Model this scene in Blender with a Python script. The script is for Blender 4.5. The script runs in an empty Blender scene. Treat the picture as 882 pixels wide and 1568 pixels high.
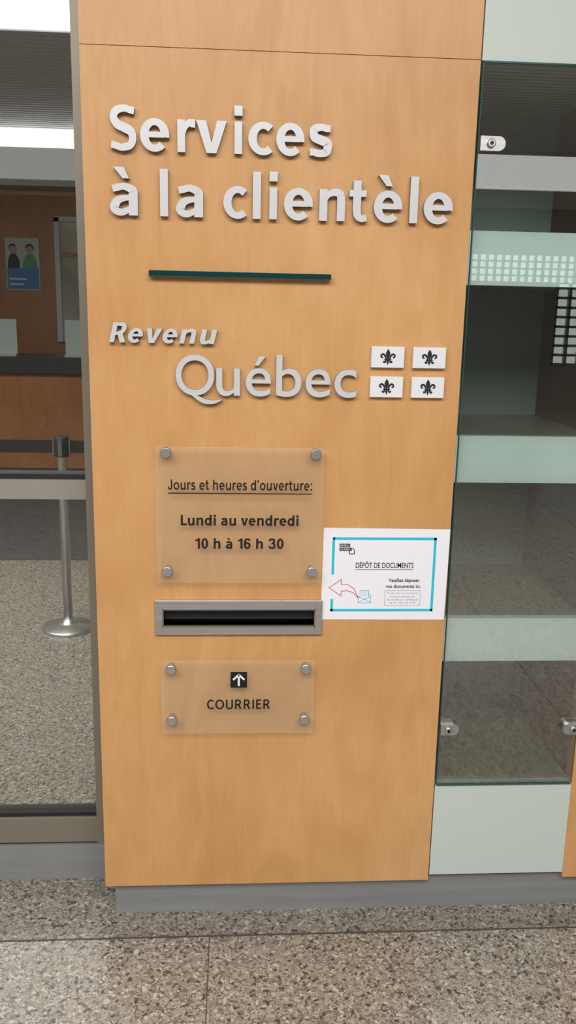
import bpy, bmesh, math, random
from mathutils import Vector, Matrix
random.seed(4)
scene=bpy.context.scene
try:
    scene.view_settings.view_transform='Standard'
    scene.view_settings.look='None'
except Exception as e: print(e)

# ------------------------------------------------------------ materials
def nt(name):
    m=bpy.data.materials.new(name); m.use_nodes=True
    t=m.node_tree; b=t.nodes.get('Principled BSDF'); return m,t,b
def plain(name,col,rough=.5,metal=0.,spec=.5,coat=0.,noise=0.,nscale=(8,8,8)):
    m,t,b=nt(name)
    b.inputs['Base Color'].default_value=(*col,1); b.inputs['Roughness'].default_value=rough
    b.inputs['Metallic'].default_value=metal; b.inputs['Specular IOR Level'].default_value=spec
    b.inputs['Coat Weight'].default_value=coat; b.inputs['Coat Roughness'].default_value=.05
    if noise>0:
        tc=t.nodes.new('ShaderNodeTexCoord'); mp=t.nodes.new('ShaderNodeMapping'); mp.inputs['Scale'].default_value=nscale
        n=t.nodes.new('ShaderNodeTexNoise'); n.inputs['Scale'].default_value=1; n.inputs['Detail'].default_value=5
        r=t.nodes.new('ShaderNodeValToRGB')
        r.color_ramp.elements[0].position=.3; r.color_ramp.elements[1].position=.7
        r.color_ramp.elements[0].color=(*[c*(1-noise) for c in col],1); r.color_ramp.elements[1].color=(*[min(1,c*(1+noise)) for c in col],1)
        t.links.new(tc.outputs['Object'],mp.inputs[0]); t.links.new(mp.outputs[0],n.inputs['Vector'])
        t.links.new(n.outputs['Fac'],r.inputs[0]); t.links.new(r.outputs[0],b.inputs['Base Color'])
    return m
def wood(name,dark,mid,light,rough=.38):
    m,t,b=nt(name); L=t.links
    tc=t.nodes.new('ShaderNodeTexCoord')
    def noise(sc,detail,dist=0):
        mp=t.nodes.new('ShaderNodeMapping'); mp.inputs['Scale'].default_value=sc
        n=t.nodes.new('ShaderNodeTexNoise'); n.inputs['Scale'].default_value=1; n.inputs['Detail'].default_value=detail; n.inputs['Distortion'].default_value=dist
        L.new(tc.outputs['Object'],mp.inputs[0]); L.new(mp.outputs[0],n.inputs['Vector']); return n.outputs['Fac']
    a=noise((8,8,2.4),4,2.6); c=noise((120,120,12),3,.3); d=noise((2.2,2.2,1.8),3,.8)
    r=t.nodes.new('ShaderNodeValToRGB'); e=r.color_ramp.elements
    e[0].position=.30; e[0].color=(*dark,1); e[1].position=.70; e[1].color=(*light,1)
    k=e.new(.5); k.color=(*mid,1)
    m1=t.nodes.new('ShaderNodeMix'); m1.inputs[0].default_value=.34; L.new(a,m1.inputs[2]); L.new(c,m1.inputs[3])
    m2=t.nodes.new('ShaderNodeMix'); m2.inputs[0].default_value=.45; L.new(m1.outputs[0],m2.inputs[2]); L.new(d,m2.inputs[3])
    L.new(m2.outputs[0],r.inputs[0]); L.new(r.outputs[0],b.inputs['Base Color'])
    b.inputs['Roughness'].default_value=rough; b.inputs['Specular IOR Level'].default_value=.4
    return m
def terrazzo(name,gain=1.0):
    m,t,b=nt(name); L=t.links
    tc=t.nodes.new('ShaderNodeTexCoord')
    def vor(scale):
        nz=t.nodes.new('ShaderNodeTexNoise'); nz.inputs['Scale'].default_value=90; L.new(tc.outputs['Object'],nz.inputs['Vector'])
        mx=t.nodes.new('ShaderNodeMix'); mx.data_type='VECTOR'; mx.inputs[0].default_value=.008
        L.new(tc.outputs['Object'],mx.inputs[4]); L.new(nz.outputs['Color'],mx.inputs[5])
        v=t.nodes.new('ShaderNodeTexVoronoi'); v.inputs['Scale'].default_value=scale; L.new(mx.outputs[1],v.inputs['Vector'])
        s=t.nodes.new('ShaderNodeSeparateColor'); L.new(v.outputs['Color'],s.inputs[0]); return v,s
    def ramp(cols):
        r=t.nodes.new('ShaderNodeValToRGB'); r.color_ramp.interpolation='CONSTANT'
        e=r.color_ramp.elements
        while len(e)>1: e.remove(e[-1])
        e[0].position=0; e[0].color=(*[x*gain for x in cols[0][1]],1)
        for p,c in cols[1:]:
            k=e.new(p); k.color=(*[x*gain for x in c],1)
        return r
    v1,s1=vor(150); v2,s2=vor(300)
    r1=ramp([(0,(.065,.055,.046)),(.13,(.15,.128,.105)),(.33,(.24,.21,.175)),(.60,(.315,.285,.245)),(.84,(.44,.415,.37)),(.96,(.27,.20,.15))])
    r2=ramp([(0,(.11,.095,.08)),(.22,(.21,.185,.155)),(.5,(.30,.27,.235)),(.83,(.41,.385,.345))])
    L.new(s1.outputs[0],r1.inputs[0]); L.new(s2.outputs[0],r2.inputs[0])
    th=t.nodes.new('ShaderNodeMath'); th.operation='GREATER_THAN'; th.inputs[1].default_value=.5; L.new(s1.outputs[1],th.inputs[0])
    mx=t.nodes.new('ShaderNodeMix'); mx.data_type='RGBA'; L.new(th.outputs[0],mx.inputs[0]); L.new(r1.outputs[0],mx.inputs[6]); L.new(r2.outputs[0],mx.inputs[7])
    L.new(mx.outputs[2],b.inputs['Base Color']); b.inputs['Roughness'].default_value=.25
    return m
def glass(name,tint,refl,rough=.0,haze=0.,hazecol=(.8,.82,.8),fres=.5):
    m=bpy.data.materials.new(name); m.use_nodes=True; t=m.node_tree; t.nodes.clear(); L=t.links
    o=t.nodes.new('ShaderNodeOutputMaterial'); tr=t.nodes.new('ShaderNodeBsdfTransparent'); tr.inputs[0].default_value=(*tint,1)
    g=t.nodes.new('ShaderNodeBsdfGlossy'); g.inputs['Roughness'].default_value=rough; g.inputs[0].default_value=(1,1,1,1)
    fr=t.nodes.new('ShaderNodeLayerWeight'); fr.inputs[0].default_value=.35
    ml=t.nodes.new('ShaderNodeMath'); ml.operation='MULTIPLY_ADD'; ml.inputs[1].default_value=fres; ml.inputs[2].default_value=refl
    L.new(fr.outputs['Fresnel'],ml.inputs[0])
    s=t.nodes.new('ShaderNodeMixShader'); L.new(ml.outputs[0],s.inputs[0])
    if haze>0:
        d=t.nodes.new('ShaderNodeBsdfDiffuse'); d.inputs[0].default_value=(*hazecol,1)
        h=t.nodes.new('ShaderNodeMixShader'); h.inputs[0].default_value=haze; L.new(tr.outputs[0],h.inputs[1]); L.new(d.outputs[0],h.inputs[2])
        L.new(h.outputs[0],s.inputs[1])
    else: L.new(tr.outputs[0],s.inputs[1])
    L.new(g.outputs[0],s.inputs[2]); L.new(s.outputs[0],o.inputs[0]); return m
def emis(name,col,st):
    m=bpy.data.materials.new(name); m.use_nodes=True; t=m.node_tree; t.nodes.clear()
    o=t.nodes.new('ShaderNodeOutputMaterial'); e=t.nodes.new('ShaderNodeEmission'); e.inputs[0].default_value=(*col,1); e.inputs[1].default_value=st
    t.links.new(e.outputs[0],o.inputs[0]); return m

M_wood=wood('birch_veneer',(.49,.245,.088),(.575,.310,.125),(.65,.375,.170))
M_woodd=wood('red_wood',(.34,.125,.045),(.43,.17,.06),(.52,.23,.09))
M_woodb=wood('brown_side_veneer',(.13,.07,.04),(.18,.10,.06),(.24,.14,.085))
M_letter=plain('painted_letter',(.62,.63,.665),.33,.15)
M_lside=plain('letter_side_metal',(.28,.28,.30),.4,.6)
M_black=plain('black_vinyl',(.004,.004,.005),.5)
M_navy=plain('dark_navy',(.006,.01,.016),.5)
M_white=plain('white_enamel',(.74,.75,.79),.4)
M_paper=plain('paper',(.82,.82,.88),.6)
M_teal=plain('teal_print',(.02,.50,.70),.5)
M_red=plain('red_print',(.55,.02,.08),.5)
M_grey=plain('grey_print',(.25,.25,.28),.6)
M_steel=plain('brushed_steel',(.55,.54,.53),.33,.9,noise=.12,nscale=(3,200,200))
M_dsteel=plain('dark_steel',(.3,.3,.32),.4,.9)
M_alu=plain('standoff_aluminium',(.50,.51,.53),.35,.85)
M_plinth=plain('plinth_metal',(.29,.30,.31),.42,.35,noise=.1,nscale=(2,40,40))
M_frame=plain('bronze_anodised',(.23,.21,.17),.4,.3)
M_frame2=plain('light_anodised',(.36,.345,.31),.4,.4)
M_gasket=plain('gasket',(.012,.012,.012),.6)
M_terr=terrazzo('terrazzo'); M_terrd=terrazzo('terrazzo_shaded',.78)  # second copy is darkened: shade by the plinth put into the colour
M_strip=plain('divider_metal',(.07,.06,.055),.5)
M_mint=plain('mint_back_painted_glass',(.53,.60,.56),.4,coat=0.,spec=.3)
M_mint2=plain('mint_shelf_edge',(.86,.95,.92),.15,coat=.3,spec=.5)
M_shelf=plain('shelf_laminate',(.24,.225,.15),.3)
M_back=plain('cabinet_back',(.33,.385,.36),.35)
M_glassd=glass('cabinet_glass',(.92,.96,.95),.13)
M_glassw=glass('partition_glass',(.92,.94,.92),.05)
M_acr=glass('acrylic',(1,1,.99),.015,.08,haze=.085,hazecol=(.66,.63,.50),fres=.12)
M_edge=plain('glass_edge',(.02,.09,.09),.15)
M_bar=plain('dark_teal_glass',(.004,.045,.05),.05,coat=1.,spec=.8)
M_ceil=plain('ceiling_metal',(.86,.86,.86),.45,.0)
M_ceild=plain('ceiling_gap',(.22,.22,.22),.7)
M_wall=plain('painted_wall',(.55,.56,.55),.7,noise=.05)
M_darkwall=plain('dark_wall',(.17,.18,.185),.6,noise=.1)
M_bulk=plain('bulkhead_paint',(.62,.66,.68),.5)
M_inner=plain('inner_office_glass',(.46,.44,.36),.1,noise=.35,nscale=(1.5,1.5,2))
M_carpet=plain('carpet',(.035,.036,.04),.9,noise=.3,nscale=(80,80,80))
M_counter=plain('dark_counter',(.045,.047,.048),.3)
M_belt=plain('belt_webbing',(.01,.01,.012),.7)
M_light=emis('light_diffuser',(1,.98,.95),2.0)
M_tint=glass('window_dimming_glass',(.48,.5,.48),.03)  # dark tint added to dim the daylight in the far windows
M_blue=plain('poster_blue',(.05,.2,.5),.5); M_skin=plain('poster_skin',(.55,.33,.24),.6)
M_green=plain('poster_green',(.12,.36,.16),.6); M_pale=plain('poster_pale',(.50,.58,.54),.5); M_suit=plain('poster_suit',(.03,.04,.07),.6)

# ------------------------------------------------------------ geometry helpers
class B:
    def __init__(s): s.bm=bmesh.new(); s.mats=[]
    def mi(s,m):
        if m not in s.mats: s.mats.append(m)
        return s.mats.index(m)
    def box(s,x0,x1,y0,y1,z0,z1,m,bev=0):
        i=s.mi(m); v=[s.bm.verts.new(p) for p in [(x0,y0,z0),(x1,y0,z0),(x1,y1,z0),(x0,y1,z0),(x0,y0,z1),(x1,y0,z1),(x1,y1,z1),(x0,y1,z1)]]
        fs=[s.bm.faces.new([v[k] for k in q]) for q in [(0,1,5,4),(1,2,6,5),(2,3,7,6),(3,0,4,7),(4,5,6,7),(3,2,1,0)]]
        for f in fs: f.material_index=i
        if bev>0:
            es=list({e for f in fs for e in f.edges})
            r=bmesh.ops.bevel(s.bm,geom=es,offset=bev,segments=2,affect='EDGES',profile=.5)
            for f in r['faces']: f.material_index=i
        return s
    def prism(s,pts,y0,y1,m,mside=None):
        i=s.mi(m); j=s.mi(mside or m)
        a=sum(pts[k][0]*pts[(k+1)%len(pts)][1]-pts[(k+1)%len(pts)][0]*pts[k][1] for k in range(len(pts)))
        if a<0: pts=pts[::-1]
        f=[s.bm.verts.new((x,y0,z)) for x,z in pts]; g=[s.bm.verts.new((x,y1,z)) for x,z in pts]
        s.bm.faces.new(f).material_index=i; s.bm.faces.new(g[::-1]).material_index=j
        n=len(pts)
        for k in range(n):
            s.bm.faces.new([f[k],g[k],g[(k+1)%n],f[(k+1)%n]]).material_index=j
        return s
    def strip(s,Lp,Rp,y0,y1,m,mside=None,closed=False):
        """solid band between two offset polylines of (x,z)"""
        i=s.mi(m); j=s.mi(mside or m); V=s.bm.verts.new; F=s.bm.faces.new
        lf=[V((x,y0,z)) for x,z in Lp]; rf=[V((x,y0,z)) for x,z in Rp]
        lb=[V((x,y1,z)) for x,z in Lp]; rb=[V((x,y1,z)) for x,z in Rp]
        n=len(Lp); rng=range(n if closed else n-1)
        for k in rng:
            q=(k+1)%n
            F([lf[k],rf[k],rf[q],lf[q]]).material_index=i
            F([lb[k],lb[q],rb[q],rb[k]]).material_index=j
            F([lf[k],lf[q],lb[q],lb[k]]).material_index=j
            F([rf[k],rb[k],rb[q],rf[q]]).material_index=j
        if not closed:
            F([lf[0],lb[0],rb[0],rf[0]]).material_index=j; F([lf[-1],rf[-1],rb[-1],lb[-1]]).material_index=j
        return s
    def ribbon(s,pts,w,y0,y1,m,closed=False):
        n=len(pts)
        for k in range(n if closed else n-1):
            a=Vector(pts[k]); b=Vector(pts[(k+1)%n]); d=(b-a)
            if d.length<1e-9: continue
            d.normalize(); p=Vector((-d[1],d[0]))*w/2; e=d*w*.3
            s.prism([tuple(a-e+p),tuple(a-e-p),tuple(b+e-p),tuple(b+e+p)],y0,y1,m)
        return s
    def lathe(s,prof,c,axis,m,n=40):
        i=s.mi(m); rings=[]
        for r,h in prof:
            ring=[]
            for k in range(n):
                a=2*math.pi*k/n; x,y=r*math.cos(a),r*math.sin(a)
                p=(c[0]+x,c[1]+y,c[2]+h) if axis=='z' else (c[0]+x,c[1]-h,c[2]+y)
                ring.append(s.bm.verts.new(p))
            rings.append(ring)
        for a,b in zip(rings,rings[1:]):
            for k in range(n):
                f=s.bm.faces.new([a[k],a[(k+1)%n],b[(k+1)%n],b[k]]); f.material_index=i; f.smooth=True
        for ring in (rings[0],rings[-1]):
            f=s.bm.faces.new(ring); f.material_index=i
        return s
    def done(s,name,parent=None):
        bmesh.ops.recalc_face_normals(s.bm,faces=s.bm.faces)
        me=bpy.data.meshes.new(name); s.bm.to_mesh(me); s.bm.free()
        for m in s.mats: me.materials.append(m)
        o=bpy.data.objects.new(name,me); scene.collection.objects.link(o)
        if parent: o.parent=parent
        return o
def empty(name):
    o=bpy.data.objects.new(name,None); scene.collection.objects.link(o); return o
def text(name,body,x0,x1,z0,z1,y,depth,mat,parent,side=None,offset=0.,shear=0.,spacing=1.):
    cu=bpy.data.curves.new(name,'FONT'); cu.body=body; cu.size=1; cu.offset=offset; cu.shear=shear
    cu.extrude=.5; cu.space_character=spacing; cu.resolution_u=6
    ob=bpy.data.objects.new(name+'_c',cu); scene.collection.objects.link(ob)
    bpy.context.view_layer.update()
    dg=bpy.context.evaluated_depsgraph_get(); me=bpy.data.meshes.new_from_object(ob.evaluated_get(dg))
    bpy.data.objects.remove(ob)
    xs=[v.co.x for v in me.vertices]; ys=[v.co.y for v in me.vertices]
    ax,bx,ay,by=min(xs),max(xs),min(ys),max(ys)
    for v in me.vertices:
        v.co=Vector((x0+(v.co.x-ax)/(bx-ax)*(x1-x0), y-depth*(v.co.z+.5), z0+(v.co.y-ay)/(by-ay)*(z1-z0)))
    me.materials.clear(); me.materials.append(mat); me.materials.append(side or mat)
    me.update()
    for p in me.polygons:
        p.use_smooth=False; p.material_index=0 if abs(p.normal.y)>.9 else 1
    o=bpy.data.objects.new(name,me); scene.collection.objects.link(o); o.parent=parent
    return o

# ------------------------------------------------------------ drawn sans-serif glyphs (x-height = 1)
def catmull(P,n=7):
    out=[]
    for i in range(len(P)-1):
        p0=P[max(i-1,0)]; p1=P[i]; p2=P[i+1]; p3=P[min(i+2,len(P)-1)]
        for k in range(n):
            t=k/n
            out.append(tuple(.5*((2*b)+(-a+c)*t+(2*a-5*b+4*c-d)*t*t+(-a+3*b-3*c+d)*t**3) for a,b,c,d in zip(p0,p1,p2,p3)))
    out.append(tuple(P[-1])); return out
def arc(cx,cy,rx,ry,a0,a1,s,t,n=44):
    o=[]
    for k in range(n+1):
        a=math.radians(a0+(a1-a0)*k/n); o.append((cx+rx*math.cos(a),cy+ry*math.sin(a),s*math.cos(a)**2+t*math.sin(a)**2))
    return o
def glyph(ch,s,cap=1.40,asc=1.48,tr=.76):
    """list of ('s',[(x,y,w)],closed) strokes or ('p',[(x,y)]) polygons"""
    t=s*tr; h=s/2; k=t/2; G=[]
    S=lambda pts,cl=False: G.append(('s',pts,cl))
    Pg=lambda pts: G.append(('p',pts))
    R=lambda x0,x1,y0,y1: Pg([(x0,y0),(x1,y0),(x1,y1),(x0,y1)])
    base={'à':'a','è':'e','é':'e'}.get(ch,ch)
    if base=='e':
        W=.98; S(arc(W/2,.5,W/2-h,.515-k,-9,316,s,t)); R(s*.6,W-s*.6,.425,.425+t*.82)
    elif base=='c': S(arc(.5,.5,.5-h,.515-k,48,312,s,t))
    elif base=='o': S(arc(.52,.5,.52-h,.515-k,0,360,s,t)[:-1],True)
    elif base=='a':
        W=.88; x=W-h
        S(catmull([(.09,.83,t),(.24,.97-k,t),(.43,1.015-k,t),(.62,.96-k,t*1.1),(x-.005,.76,s*.97),(x,.58,s),(x,.3,s),(x,0,s)]))
        S(catmull([(x,.555,t*.8),(.5,.545,t*.85),(.26,.47,s*.85),(h,.27,s),(.20,.06+k*.75,s*.85),(.36,k-.015,t),(.54,.045+k,t*.9),(x,.25,t*.8)]))
    elif base in 'sS':
        W,H=(.76,1.0) if base=='s' else (.98,cap); q=W/.76; o=.015
        S(catmull([(.70*q,.865*H+o,t),(.56*q,H+o-k-.03*H,t),(.42*q,H+o-k,t),(.2*q,.93*H-k*.6,s*.88),(h,.745*H,s*.95),(.2*q,.59*H,s),(.40*q,.51*H,s*1.02),(.60*q,.42*H,s),(W-h,.255*H,s*.95),(.56*q,.07*H+k*.6,s*.88),(.33*q,k-o,t),(.17*q,k+.025*H,t),(.03*q,.13*H,t)]))
    elif base=='r':
        R(0,s,0,1); S(catmull([(h*1.2,.50,t*.8),(s*.95,.76,t*.9),(s+.14,.90,t),(s+.27,1.0-k,t*1.15),(s+.37,1.0-k,t*1.2)]))
    elif base=='v': Pg([(0,1),(s*1.1,1),(.49,.30),(.98-s*1.1,1),(.98,1),(.49+s*.56,0),(.49-s*.56,0)])
    elif base in 'nhu':
        W=.92; pts=catmull([(h,.52,t*.8),(s*.95,.79,t*.85),(.5,1.015-k,t*1.05),(W-h-.05,.86,s*.92),(W-h,.62,s),(W-h,.3,s),(W-h,0,s)])
        if base=='u':
            S([(W-a,1-b,w) for a,b,w in pts]); R(W-s,W,0,1)
        else: S(pts); R(0,s,0,1 if base=='n' else asc)
    elif base=='m':
        W1=.80
        for d in (0,W1-s):
            S(catmull([(d+h,.52,t*.8),(d+s*.95,.80,t*.85),(d+.45,1.015-k,t*1.05),(d+W1-h-.04,.86,s*.92),(d+W1-h,.62,s),(d+W1-h,.3,s),(d+W1-h,0,s)]))
        R(0,s,0,1)
    elif base=='i': R(0,s,0,1); R(-s*.04,s*1.04,asc-s*1.0,asc+.02)
    elif base=='l': R(0,s,0,asc)
    elif base=='d': S(arc(.47,.5,.47-h,.515-k,0,360,s,t)[:-1],True); R(.97-s,.97,0,asc)
    elif base=='b': S(arc(.5,.5,.47-h,.515-k,0,360,s,t)[:-1],True); R(0,s,0,asc)
    elif base=='t':
        x=.14+h; S(catmull([(x,1.30,s),(x,.8,s),(x,.36,s),(x+.05,.14+k*.3,s*.9),(x+.2,k-.01,t),(x+.36,k+.03,t)])); R(0,.62,1-t*.95,1)
    elif base==':': R(0,s*1.05,0,s*1.05); R(0,s*1.05,1-s*1.05,1)
    elif base=="'": R(0,s*.9,cap-.38,cap)
    elif base=='J': S(catmull([(.78-h,cap,s),(.78-h,.8,s),(.78-h,.38,s),(.66-h*.5,.10+k*.5,s*.85),(.39,k-.015,t),(.12+h*.4,.1+k*.5,s*.85),(h,.42,s)]))
    elif base=='L': R(0,s,0,cap); R(0,.82,0,t*1.05)
    elif base=='C': S(arc(.64,cap/2,.64-h,cap/2+.015-k,48,312,s,t))
    elif base=='O': S(arc(.68,cap/2,.68-h,cap/2+.015-k,0,360,s,t)[:-1],True)
    elif base=='I': R(0,s,0,cap)
    elif base=='E': R(0,s,0,cap); R(0,.78,0,t); R(0,.72,cap/2-k+.03,cap/2+k+.03); R(0,.77,cap-t,cap)
    elif base=='U': W=1.06; S(catmull([(h,cap,s),(h,.9,s),(h,.48,s),(.2,.13+k*.5,s*.85),(W/2,k-.015,t),(W-.2,.13+k*.5,s*.85),(W-h,.48,s),(W-h,.9,s),(W-h,cap,s)]))
    elif base=='R':
        W=.94; R(0,s,0,cap); S(catmull([(h,cap-k,t),(.4,cap-k,t),(.66,cap-.09-k*.5,s*.85),(W-h-.04,cap-.37,s),(.66,cap*.52+.0,s*.85),(.4,cap*.46,t),(h,cap*.46,t)]))
        Pg([(.38,cap*.46),(.40+s*1.05,cap*.46+.02),(W+.06,0),(W+.06-s*1.12,0)])
    elif base=='0': S(arc(.46,cap/2,.46-h,cap/2+.015-k,0,360,s,t)[:-1],True)
    elif base=='1': R(.36,.36+s,0,cap); Pg([(0,cap*.70),(.36,cap*.74),(.36,cap*.86),(.36+s*.3,cap),(.30,cap*.92),(0,cap*.82)])
    elif base=='6':
        S(arc(.46,.44,.46-h,.455-k,0,360,s,t)[:-1],True)
        S(catmull([(.82,cap-.30,s*.8),(.70,cap-.10-k*.5,s*.8),(.48,cap+.015-k,t),(.2,cap-.22,s*.9),(h+.01,.78,s),(h,.44,s)]))
    elif base=='3':
        S(catmull([(.05,cap-.34,s*.85),(.18,cap-.1-k*.5,s*.85),(.44,cap+.015-k,t),(.70,cap-.12-k*.5,s*.85),(.84-h,cap-.36,s*.95),(.66,.80,s*.8),(.38,.745,t)]))
        S(catmull([(.38,.745,t),(.68,.68,s*.8),(.90-h,.40,s),(.72,.1+k*.5,s*.85),(.45,k-.015,t),(.18,.1+k*.5,s*.85),(.04,.38,s*.85)]))
    if ch in 'àè': Pg([(.13,asc+.02),(.13+s*1.15,asc+.02),(.62,1.15),(.62-s*.7,1.15)])
    if ch=='é': Pg([(.87,asc+.02),(.87-s*1.15,asc+.02),(.38,1.15),(.38+s*.7,1.15)])
    return G
def gbounds(G):
    xs=[]
    for g in G:
        if g[0]=='p': xs+= [p[0] for p in g[1]]
        else:
            L,Rr=offs(g[1],g[2]); xs+=[p[0] for p in L+Rr]
    return min(xs),max(xs)
def offs(pts,closed):
    n=len(pts); L=[];Rr=[]
    for i in range(n):
        a=pts[(i-1)%n] if closed else pts[max(i-1,0)]; b=pts[(i+1)%n] if closed else pts[min(i+1,n-1)]
        dx,dy=b[0]-a[0],b[1]-a[1]; l=math.hypot(dx,dy) or 1; w=pts[i][2]/2
        L.append((pts[i][0]-dy/l*w,pts[i][1]+dx/l*w)); Rr.append((pts[i][0]+dy/l*w,pts[i][1]-dx/l*w))
    return L,Rr
def put(b,G,fx,y,depth,m,ms):
    for q,g in enumerate(G):
        yy=y-depth-q*depth*.004
        if g[0]=='p': b.prism([fx(*p) for p in g[1]],yy,y,m,ms)
        else:
            L,Rr=offs(g[1],g[2]); b.strip([fx(*p) for p in L],[fx(*p) for p in Rr],yy,y,m,ms,g[2])
def word_fixed(name,items,z0,xh,s,y,depth,m,ms,parent,shear=0.,cap=1.40,asc=1.48,tr=.76):
    """items: (char,x0,x1) ink extents in metres; z0 baseline; xh x-height in metres"""
    b=B()
    for ch,x0,x1 in items:
        G=glyph(ch,s,cap,asc,tr); a,c=gbounds(G)
        fx=lambda px,py,x0=x0,x1=x1,a=a,c=c:(x0+(px-a)/(c-a)*(x1-x0)+shear*py*xh, z0+py*xh)
        put(b,G,fx,y,depth,m,ms)
    b.done(name,parent)
RD="ecoadbCO06'3sS"
def line(name,body,x0,x1,z0,xh,s,y,depth,m,parent,track=.0,cap=1.38,asc=1.38,tr=.82):
    pos=[];cur=0
    for ch in body:
        if ch==' ': cur+=.52+track; continue
        G=glyph(ch,s,cap,asc,tr); a,c=gbounds(G)
        lsb=.065 if ch in RD or ch in 'àéè' else (.02 if ch in 'vtJ' else .13)
        rsb=.065 if ch in 'ecoCO06sS3éè' else (.02 if ch in 'vtrL' else .13)
        if ch in '0163': lsb=rsb=.09
        cur+=lsb; pos.append((G,cur-a)); cur+=(c-a)+rsb+track
    last=cur-rsb-track; first=gbounds(pos[0][0])[0]+pos[0][1]
    k=(x1-x0)/(last-first); b=B()
    for G,o in pos: put(b,G,lambda px,py,o=o:(x0+(px+o-first)*k,z0+py*xh),y,depth,m,m)
    b.done(name,parent)

# ------------------------------------------------------------ room shell
XL,XR,YB,YF,H=-7.,9.,-12.,7.2,3.1
B().box(XL,XR,YB,YF,-.1,0,M_terr).done('floor')
B().box(XL,XR,-.066,.30,0,.001,M_terrd).done('floor_shade_strip')  # thin floor sheet, shade along the plinth painted as darker terrazzo
b=B()
b.box(XL,XR,-.070,-.066,0,.0015,M_strip)
for x in (.245,-1.0,1.49,-2.2,2.7): b.box(x-.001,x+.001,-6,-.07,0,.0012,M_strip)
b.done('trim_2')
b=B(); b.box(XL,XR,YB,YF,H+.06,H+.15,M_ceild)
y=YB+.05
while y<YF-.05:
    b.box(XL,XR,y,y+.055,H,H+.05,M_ceil); y+=.085
b.done('ceiling')
B().box(XL-.1,XL,YB,YF,0,H+.15,M_wall).done('wall_left')
B().box(XR,XR+.1,YB,YF,0,H+.15,M_wall).done('wall_right')
b=B(); b.box(XL,XR,YF,YF+.1,0,2.50,M_woodd); b.box(XL,XR,YF-.02,YF+.1,2.5,2.56,M_wood); b.box(XL,XR,YF-.25,YF+.1,2.56,2.90,M_bulk); b.box(XL,XR,YF-.02,YF+.1,2.9,H,M_light)
b.done('wall_back')
b=B(); z0w,z1w=1.98,2.44
b.box(XL,3.2,YB-.15,YB,0,H+.1,M_darkwall); b.box(3.2,XR,YB-.15,YB,z1w,H+.1,M_darkwall)
b.box(3.2,5.4,YB-.15,YB,0,z0w,M_darkwall); b.box(6.3,XR,YB-.15,YB,0,z0w,M_darkwall); b.box(5.4,6.3,YB-.15,YB,0,.7,M_darkwall)
b.done('wall_front')
b=B(); x=3.2
while x<XR: b.box(x,x+.03,YB-.1,YB-.02,z0w,z1w,M_frame); x+=.13
for k in range(5): b.box(3.2,XR,YB-.1,YB-.02,z0w+.108*k,z0w+.108*k+.025,M_frame)
for x in (5.4,5.62,5.84,6.06,6.26): b.box(x,x+.045,YB-.1,YB-.02,.7,z0w,M_frame)
for k in range(9): b.box(5.4,6.3,YB-.1,YB-.02,.7+k*.15,.74+k*.15,M_frame)
b.box(3.2,XR,YB-.12,YB-.11,z0w,z1w,M_tint); b.box(5.4,6.3,YB-.12,YB-.11,.7,z0w-.001,M_tint)  # panes added to lower the brightness of the openings
b.done('window_1')

# ------------------------------------------------------------ wood panel with letter slot hole
W=.767; zb=.087
b=B(); T=.022
hx0,hx1,hz0,hz1=.143,.4745,.738,.776
b.box(0,hx0,0,T,zb,1.8925,M_wood); b.box(hx1,W,0,T,zb,1.8925,M_wood)
b.box(hx0,hx1,0,T,zb,hz0,M_wood); b.box(hx0,hx1,0,T,hz1,1.8925,M_wood)
b.box(0,W,0,T,1.8938,H,M_wood)
b.box(0,T,T,.30,zb,H,M_wood); b.box(W-T,W,T,.30,zb,H,M_wood); b.box(T,W-T,.28,.30,zb,H,M_wood)
b.box(T,W-T,T,T+.01,1.86,1.93,M_woodd)
b.box(.02,W,.017,.30,0,zb,M_plinth)
b.done('wood_wall_panel')
b=B(); b.box(1.097,2.4,0,.45,.087,H,M_wood); b.done('wood_wall_panel.001')
B().box(W,2.4,.017,.45,0,.087,M_plinth).done('baseboard_right')
B().box(2.4,XR,0,.45,0,H,M_wall).done('wall_side')

# ------------------------------------------------------------ display cabinet
cab=empty('display_cabinet')
cx0,cx1,dp=W+.003,1.097,.45
b=B()
b.box(cx0,cx1,0.002,.45,.10,.3374,M_mint)
b.box(cx0,cx1,0.002,.45,1.893,H,M_mint)
b.done('end_panels',cab)
b=B()
for z0,z1 in ((1.4726,1.5794),(1.0593,1.1611),(.6457,.7487)):
    b.box(cx0,cx1,.010,.03,z0,z1,M_mint2)
    b.box(cx0,cx1,.03,dp,z0,z1-.002,M_shelf)
b.box(cx0,cx1-.004,.03,dp,.3374,.345,M_shelf)
b.done('shelves',cab)
b=B(); b.box(cx0,cx1,dp,dp+.02,.10,H,M_back); b.box(cx0-.002,cx0+.002,.03,dp,.337,1.893,M_woodb); b.box(cx1-.004,cx1,.03,dp,.337,1.893,M_woodb)
b.done('carcass',cab)
b=B(); b.box(cx0+.003,cx1-.004,-.002,.004,.342,1.889,M_glassd); b.done('glass_door',cab)
b=B(); b.box(cx0+.001,cx0+.003,-.002,.004,.342,1.889,M_edge); b.box(cx0+.003,cx1-.004,-.002,.004,.339,.342,M_edge); b.box(cx0+.003,cx1-.004,-.002,.004,1.889,1.892,M_edge)
b.done('glass_edges',cab)
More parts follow.
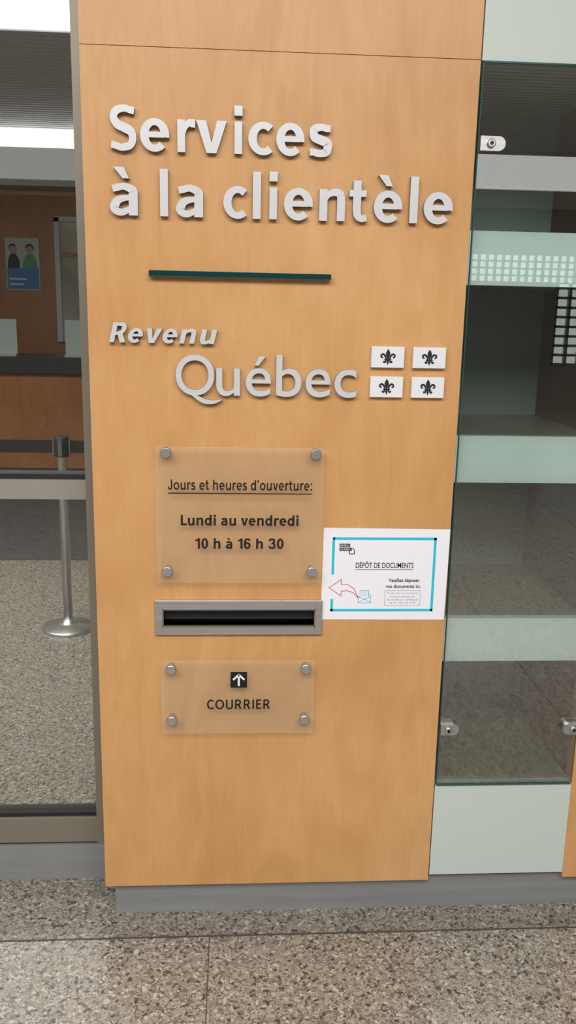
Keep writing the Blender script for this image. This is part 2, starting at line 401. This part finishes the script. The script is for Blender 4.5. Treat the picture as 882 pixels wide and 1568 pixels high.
def hinge(name,x,z,w,flip=1):
    b=B(); h=.0135; pts=[]
    for k in range(13):
        a=-math.pi/2+math.pi*k/12; pts.append((x+w/2-h+h*math.cos(a),z+h*math.sin(a)))
    if flip>0: pts+=[(x-w/2,z+h),(x-w/2,z-h)]
    else:
        pts=[(2*x-p[0],p[1]) for p in pts]+[(x+w/2,z+h),(x+w/2,z-h)]
    b.prism(pts,-.012,-.002,M_steel)
    b.lathe([(.0085,0),(.0085,.004),(.0065,.006)],(x-.004*flip,-.012,z),'y',M_alu,24)
    b.lathe([(.0035,0),(.0035,.0015)],(x-.004*flip,-.018,z),'y',M_black,16)
    b.done(name,cab)
hinge('hinge_upper',.799,1.741,.050); hinge('hinge_lower',.793,.486,.042)
hinge('lock_plate',1.078,.485,.040,-1)

# ------------------------------------------------------------ glazed partition, left
gp=empty('window_2')
b=B()
b.box(-.042,-.018,.15,.21,.098,H,M_frame); b.box(-.018,-.001,.165,.21,.098,H,M_frame2)
b.box(XL,-.042,.15,.21,.106,.172,M_frame); b.box(XL,-.042,.16,.20,.172,.182,M_gasket)
b.box(XL,-.042,.155,.205,.984,1.030,M_frame2); b.box(XL,-.042,.157,.203,1.030,1.042,M_gasket)
b.box(XL,-.042,.15,.21,H-.06,H,M_frame)
b.box(-1.30,-1.25,.15,.21,.1,H,M_frame); b.box(-2.6,-2.55,.15,.21,.1,H,M_frame)
b.done('frame',gp)
B().box(XL,-.042,.177,.183,.175,H-.06,M_glassw).done('pane',gp)
B().box(XL,.02,.15,.21,0,.098,M_plinth).done('baseboard_left')

# ------------------------------------------------------------ interior things
B().box(XL,XR,3.03,YF,0,.008,M_carpet).done('carpet')
b=B(); b.box(-6,.2,5.5,6.1,.008,.90,M_woodd); b.box(-6,.22,5.44,6.15,.90,1.03,M_counter); b.box(-6,.2,5.47,5.5,.008,.10,M_counter)
for x in (-4.2,-3.0,-1.8,-.6): b.box(x,x+.012,5.495,5.5,.1,.88,M_counter)
b.done('service_counter')
def poster(name,x,z,w,h,kind):
    b=B(); y=YF
    b.box(x,x+w,y-.012,y,z,z+h,M_pale)
    if not kind:
        b.box(x+.01,x+w-.01,y-.014,y-.012,z+.01,z+h*.42,M_blue)
        b.box(x+.03,x+w*.6,y-.016,y-.014,z+h*.2,z+h*.23,M_white); b.box(x+.03,x+w*.5,y-.016,y-.014,z+h*.1,z+h*.13,M_white)
        b.prism([(x+w*.05,z+h*.42),(x+w*.42,z+h*.42),(x+w*.40,z+h*.60),(x+w*.30,z+h*.70),(x+w*.16,z+h*.70),(x+w*.08,z+h*.60)],y-.016,y-.012,M_suit)
        b.lathe([(.038,0),(.035,.003)],(x+w*.23,y-.014,z+h*.78),'y',M_skin,20)
        b.lathe([(.038,0),(.038,.002)],(x+w*.22,y-.013,z+h*.815),'y',M_suit,20)
        b.prism([(x+w*.48,z+h*.42),(x+w*.94,z+h*.42),(x+w*.90,z+h*.60),(x+w*.80,z+h*.70),(x+w*.64,z+h*.70),(x+w*.54,z+h*.60)],y-.016,y-.012,M_green)
        b.lathe([(.036,0),(.035,.003)],(x+w*.72,y-.014,z+h*.78),'y',M_skin,20)
        b.lathe([(.042,0),(.042,.002)],(x+w*.72,y-.013,z+h*.81),'y',M_suit,20)
    else:
        for k in range(4): b.box(x+.04,x+w-.04,y-.014,y-.012,z+.1+.08*k,z+.11+.08*k,M_grey)
    b.done(name)
poster('wall_poster',-1.99,1.60,.33,.50,0); poster('wall_poster',-2.42,1.60,.36,.52,1)
# glazed inner office window on the far wall
b=B()
for a in ((-1.50,-1.45,1.10,2.30),(-.4,-.35,1.10,2.30)): b.box(a[0],a[1],YF-.05,YF,a[2],a[3],M_bulk)
b.box(-1.50,-.35,YF-.05,YF,2.26,2.31,M_bulk); b.box(-1.45,-.4,YF-.03,YF,1.10,2.26,M_inner); b.box(-1.45,-.4,YF-.04,YF-.03,1.93,1.97,M_woodd)
b.done('window_3')
def brochure(x):
    b=B(); b.box(x,x+.2,5.6,5.72,1.03,1.045,M_pale); b.prism([(x,1.04),(x+.2,1.04),(x+.2,1.33),(x,1.33)],5.66,5.672,M_pale)
    b.done('counter_notice_stand')
brochure(-1.74); brochure(-1.14)
st=empty('queue_stanchion'); sx,sy=-.452,1.93
b=B(); b.lathe([(.118,0),(.118,.010),(.112,.016),(.05,.026),(.03,.034),(.021,.05)],(sx,sy,.0),'z',M_steel,56); b.done('base',st)
b=B(); b.lathe([(.020,.03),(.020,.78),(.027,.785),(.027,.80)],(sx,sy,0),'z',M_steel,40); b.done('post',st)
b=B(); b.lathe([(.031,.79),(.033,.80),(.033,.87),(.028,.878)],(sx,sy,0),'z',M_gasket,32)
for a in range(4): b.box(sx-.008+.03*math.cos(a*math.pi/2),sx+.008+.03*math.cos(a*math.pi/2),sy-.008+.03*math.sin(a*math.pi/2),sy+.008+.03*math.sin(a*math.pi/2),.795,.868,M_dsteel)
b.done('head',st)
b=B(); b.box(-2.4,sx-.03,sy-.001,sy+.001,.805,.86,M_belt); b.box(sx+.03,.4,sy-.001,sy+.001,.805,.86,M_belt); b.done('belt',st)

# ------------------------------------------------------------ lettering
LT=.012
L1=empty('services_lettering')
word_fixed('word_services',[('S',.0553,.1050),('e',.1120,.1675),('r',.1830,.2170),('v',.2190,.2775),('i',.2920,.3075),('c',.3190,.3665),('e',.3730,.4275),('s',.4370,.4815)],1.7065,.0585,.285,0,LT,M_letter,M_lside,L1,cap=1.38,asc=1.46)
word_fixed('word_a',[('à',.0515,.1055)],1.5880,.0590,.285,0,LT,M_letter,M_lside,L1,asc=1.48)
word_fixed('word_la',[('l',.1485,.1640),('a',.1790,.2320)],1.5880,.0590,.285,0,LT,M_letter,M_lside,L1,asc=1.48)
word_fixed('word_clientele',[('c',.2713,.3175),('l',.3290,.3445),('i',.3610,.3770),('e',.3900,.4470),('n',.4600,.5110),('t',.5190,.5560),('è',.5680,.6250),('l',.6400,.6560),('e',.6680,.7265)],1.5880,.0590,.285,0,LT,M_letter,M_lside,L1,asc=1.48)
L2=empty('agency_lettering')
word_fixed('word_revenu',[('R',.0430,.0750),('e',.0780,.1070),('v',.1120,.1430),('e',.1470,.1760),('n',.1830,.2130),('u',.2230,.2530)],1.3445,.0285,.30,0,LT,M_letter,M_lside,L2,shear=.24,cap=1.38)
text('letter_q_bowl','O',.1755,.2540,1.2400,1.3230,0,LT,M_letter,L2,M_lside,offset=.004)
text('word_uebec','uébec',.2580,.5475,1.2400,1.3250,0,LT,M_letter,L2,M_lside,offset=.004)
b=B(); tail=catmull([(.206,1.2440,.003),(.219,1.2365,.008),(.233,1.2290,.0095),(.248,1.2270,.008),(.260,1.2290,.005),(.270,1.2335,.0015)])
L_,R_=offs(tail,False); b.strip(L_,R_,-LT-.0001,0,M_letter,M_lside); b.done('letter_q_tail',L2)
B().box(.1245,.4875,-.016,0,1.4745,1.4860,M_bar,.001).done('decorative_glass_bar')

C=[(0,1),(.13,.8),(.24,.5),(.2,.25),(.10,0),(.08,-.15),(-.08,-.15),(-.10,0),(-.2,.25),(-.24,.5),(-.13,.8)]
P=[(.11,-.15),(.15,.08),(.26,.34),(.44,.5),(.64,.5),(.8,.34),(.82,.14),(.72,-.02),(.56,-.06),(.5,.04),(.58,.1),(.64,.2),(.58,.3),(.46,.26),(.34,.1),(.26,-.15)]
D=[(-.09,-.27),(.09,-.27),(.13,-.48),(0,-.85),(-.13,-.48)]
E=[(.12,-.27),(.26,-.27),(.32,-.38),(.46,-.36),(.52,-.48),(.42,-.62),(.26,-.6),(.16,-.44)]
for cxx,cz in ((.6103,1.3243),(.6970,1.3243),(.6103,1.2633),(.6970,1.2633)):
    b=B(); b.box(cxx-.0342,cxx+.0342,-.010,0,cz-.0213,cz+.0213,M_white,.0006)
    sxx,szz=.0195,.0178
    for poly in (C,P,D,E,[(-.38,-.15),(-.38,-.27),(.38,-.27),(.38,-.15)]):
        for sg in ((1,-1) if poly in (P,E) else (1,)):
            b.prism([(cxx+sg*px*sxx,cz-.001+pz*szz) for px,pz in poly],-.0108,-.0095,M_navy)
    b.done('fleur_de_lis_flag_plaque')

# ------------------------------------------------------------ acrylic signs
def standoffs(par,pts,y):
    for k,(x,z) in enumerate(pts):
        b=B(); b.lathe([(.0075,0),(.0075,-y)],(x,0,z),'y',M_alu,28)
        b.lathe([(.0115,0),(.0115,.005),(.0095,.0075)],(x,y-.004,z),'y',M_alu,32); b.done('standoff_%d'%(k+1),par)
def plate(par,x0,x1,z0,z1,y):
    b=B(); b.box(x0,x1,y-.004,y,z0,z1,M_acr,.0005); b.done('acrylic_plate',par)
S1=empty('opening_hours_sign'); yp=-.016
plate(S1,.1315,.4845,.8405,1.1345,yp)
standoffs(S1,[(.1545,1.1230),(.4660,1.1230),(.1545,.8670),(.4640,.8670)],yp)
yt=yp-.0041
line('line_heading',"Jours et heures d'ouverture:",.158,.460,1.0445,.0160,.25,yt,.0004,M_black,S1,track=.04)
b=B(); b.box(.158,.460,yt-.0004,yt,1.0360,1.0382,M_black); b.done('heading_rule',S1)
line('line_days','Lundi au vendredi',.184,.433,.9680,.0165,.29,yt,.0004,M_black,S1)
line('line_hours','10 h à 16 h 30',.214,.402,.9170,.0165,.29,yt,.0004,M_black,S1)
S2=empty('mail_sign')
plate(S2,.1375,.4765,.4870,.6610,yp)
standoffs(S2,[(.1600,.6425),(.4570,.6425),(.1605,.5205),(.4560,.5205)],yp)
line('line_courrier','COURRIER',.2385,.3785,.5465,.0165,.25,yt,.0004,M_black,S2,track=.05)
b=B(); x0,x1,z0,z1=.2905,.3270,.5980,.6350; xm=(x0+x1)/2; zm=(z0+z1)/2
b.box(x0,x1,yt-.0004,yt,z0,z1,M_black)
b.prism([(xm-.0022,z0+.004),(xm+.0022,z0+.004),(xm+.0022,z1-.009),(xm-.0022,z1-.009)],yt-.0008,yt-.0004,M_paper)
b.ribbon([(xm-.0115,zm+.001),(xm,z1-.0065),(xm+.0115,zm+.001)],.0042,yt-.0008,yt-.0004,M_paper)
b.done('arrow_pictogram',S2)

# ------------------------------------------------------------ mail slot
ms=empty('mail_slot'); x0,x1,z0,z1=.1250,.4910,.7170,.7965; d=-.008
b=B()
b.box(x0,hx0,d,0,z0,z1,M_steel,.0012); b.box(hx1,x1,d,0,z0,z1,M_steel,.0012)
b.box(hx0-.001,hx1+.001,d,0,z0,hz0,M_steel,.0012); b.box(hx0-.001,hx1+.001,d,0,hz1,z1,M_steel,.0012)
b.ribbon([(hx0,hz0),(hx1,hz0),(hx1,hz1),(hx0,hz1)],.0030,d-.002,d,M_dsteel,closed=True)
b.done('face_frame',ms)
b=B()
b.box(hx0,hx1,.0,.12,hz0-.003,hz0,M_dsteel); b.box(hx0,hx1,.0,.12,hz1,hz1+.003,M_gasket)
b.box(hx0-.003,hx0,.0,.12,hz0,hz1,M_gasket); b.box(hx1,hx1+.003,.0,.12,hz0,hz1,M_gasket); b.box(hx0,hx1,.12,.125,hz0,hz1,M_gasket)
b.box(hx0,hx1,.012,.014,hz0+.009,hz1,M_gasket)
b.done('chute',ms)

# ------------------------------------------------------------ document notice
N=empty('document_drop_notice')
b=B(); b.prism([(.4885,.7505),(.7645,.7495),(.7668,.9568),(.4895,.9590)],-.001,0,M_paper); b.done('sheet',N)
f=-.0012; g=-.001
b=B()
b.box(.511,.738,f,g,.9325,.9383,M_teal); b.box(.509,.737,f,g,.769,.7748,M_teal); b.box(.7322,.738,f,g,.769,.9383,M_teal)
b.box(.509,.5148,f,g,.854,.9383,M_teal); b.box(.509,.5148,f,g,.769,.798,M_teal); b.done('border',N)
text('title','DÉPÔT DE DOCUMENTS',.562,.690,.869,.8845,g,.0002,M_black,N,offset=.016)
b=B(); b.box(.562,.690,f,g,.8645,.8657,M_black); b.done('title_rule',N)
text('instruction_1','Veuillez déposer',.636,.705,.8345,.8455,g,.0002,M_black,N,offset=.02)
text('instruction_2','vos documents ici.',.630,.708,.8235,.8315,g,.0002,M_black,N,offset=.02)
b=B(); b.ribbon([(.629,.8170),(.708,.8170),(.708,.783),(.629,.783)],.0008,f,g,M_grey,closed=True)
b.done('fine_print_box',N)
for k,s in enumerate(('Prenez note que les heures',"d'ouverture des boîtes sont",'du lundi au vendredi','de 8 h 30 à 16 h 30')):
    inset=.006*(k%2)+.003
    text('fine_print_%d'%(k+1),s,.631+inset,.706-inset,.8085-k*.0072,.8135-k*.0072,g,.0001,M_grey,N)
b=B(); b.ribbon([(.505,.824),(.532,.843),(.531,.832),(.546,.831),(.560,.822),(.5705,.800),(.558,.813),(.545,.817),(.532,.816),(.532,.805)],.0014,f,g,M_red,closed=True); b.done('red_arrow',N)
b=B(); b.ribbon([(.570,.800),(.570,.789),(.598,.789),(.598,.806),(.592,.811)],.0012,f,g,M_teal); b.ribbon([(.571,.789),(.584,.799),(.598,.789)],.001,f,g,M_teal)
b.ribbon([(.574,.800),(.574,.817),(.593,.817),(.593,.800)],.0012,f,g,M_teal)
for z in (.813,.809,.805): b.box(.578,.589,f,g,z,z+.001,M_teal)
b.ribbon([(.570,.804),(.584,.796),(.598,.804)],.001,f,g,M_teal)
b.done('envelope_icon',N)
b=B(); b.box(.525,.548,f,g,.9165,.9240,M_black); b.box(.525,.552,f,g,.9075,.9150,M_black)
b.ribbon([(.547,.913),(.547,.901),(.558,.901),(.558,.909),(.553,.914)],.0018,f,g,M_black); b.done('logo_blocks',N)
text('logo_text_1','REVENU',.527,.546,.9182,.9224,f,.0001,M_paper,N); text('logo_text_2','QUÉBEC',.527,.550,.9088,.9140,f,.0001,M_paper,N)

# ------------------------------------------------------------ lights
def fixture(x,y,w,d,p,z=H-.02,col=(1,.975,.94)):
    e=empty('ceiling_light_fixture'); b=B()
    t=.03
    b.box(x-w/2-t,x+w/2+t,y-d/2-t,y-d/2,z-.01,H+.02,M_white); b.box(x-w/2-t,x+w/2+t,y+d/2,y+d/2+t,z-.01,H+.02,M_white)
    b.box(x-w/2-t,x-w/2,y-d/2,y+d/2,z-.01,H+.02,M_white); b.box(x+w/2,x+w/2+t,y-d/2,y+d/2,z-.01,H+.02,M_white)
    b.done('housing',e)
    l=bpy.data.lights.new('lamp','AREA'); l.shape='RECTANGLE'; l.size=w; l.size_y=d; l.energy=p; l.color=col
    o=bpy.data.objects.new('lamp',l); scene.collection.objects.link(o); o.location=(x,y,z); o.parent=e
fixture(-.2,-2.8,4.6,1.8,265)
fixture(2.0,-8.7,12.0,2.4,120)
fixture(-2.0,1.5,3.5,.6,140)
w=bpy.data.worlds.new('sky'); scene.world=w; w.use_nodes=True
bg=w.node_tree.nodes['Background']; bg.inputs[0].default_value=(.93,.97,1,1); bg.inputs[1].default_value=5.0

# ------------------------------------------------------------ camera
pitch,yaw,roll=.226,.0637,.0207
F=Vector((math.sin(yaw)*math.cos(pitch),math.cos(yaw)*math.cos(pitch),-math.sin(pitch)))
r=Vector((math.cos(yaw),-math.sin(yaw),0)); u=r.cross(F)
r2=math.cos(roll)*r+math.sin(roll)*u; u2=-math.sin(roll)*r+math.cos(roll)*u
cd=bpy.data.cameras.new('camera'); cam=bpy.data.objects.new('camera',cd); scene.collection.objects.link(cam)
cd.sensor_fit='HORIZONTAL'; cd.sensor_width=36; cd.lens=1600/1080*36; cd.clip_start=.02; cd.clip_end=200
m=Matrix.Identity(4)
for i in range(3): m[i][0]=r2[i]; m[i][1]=u2[i]; m[i][2]=-F[i]
m[0][3],m[1][3],m[2][3]=.2979,-1.7792,1.4034
cam.matrix_world=m; scene.camera=cam
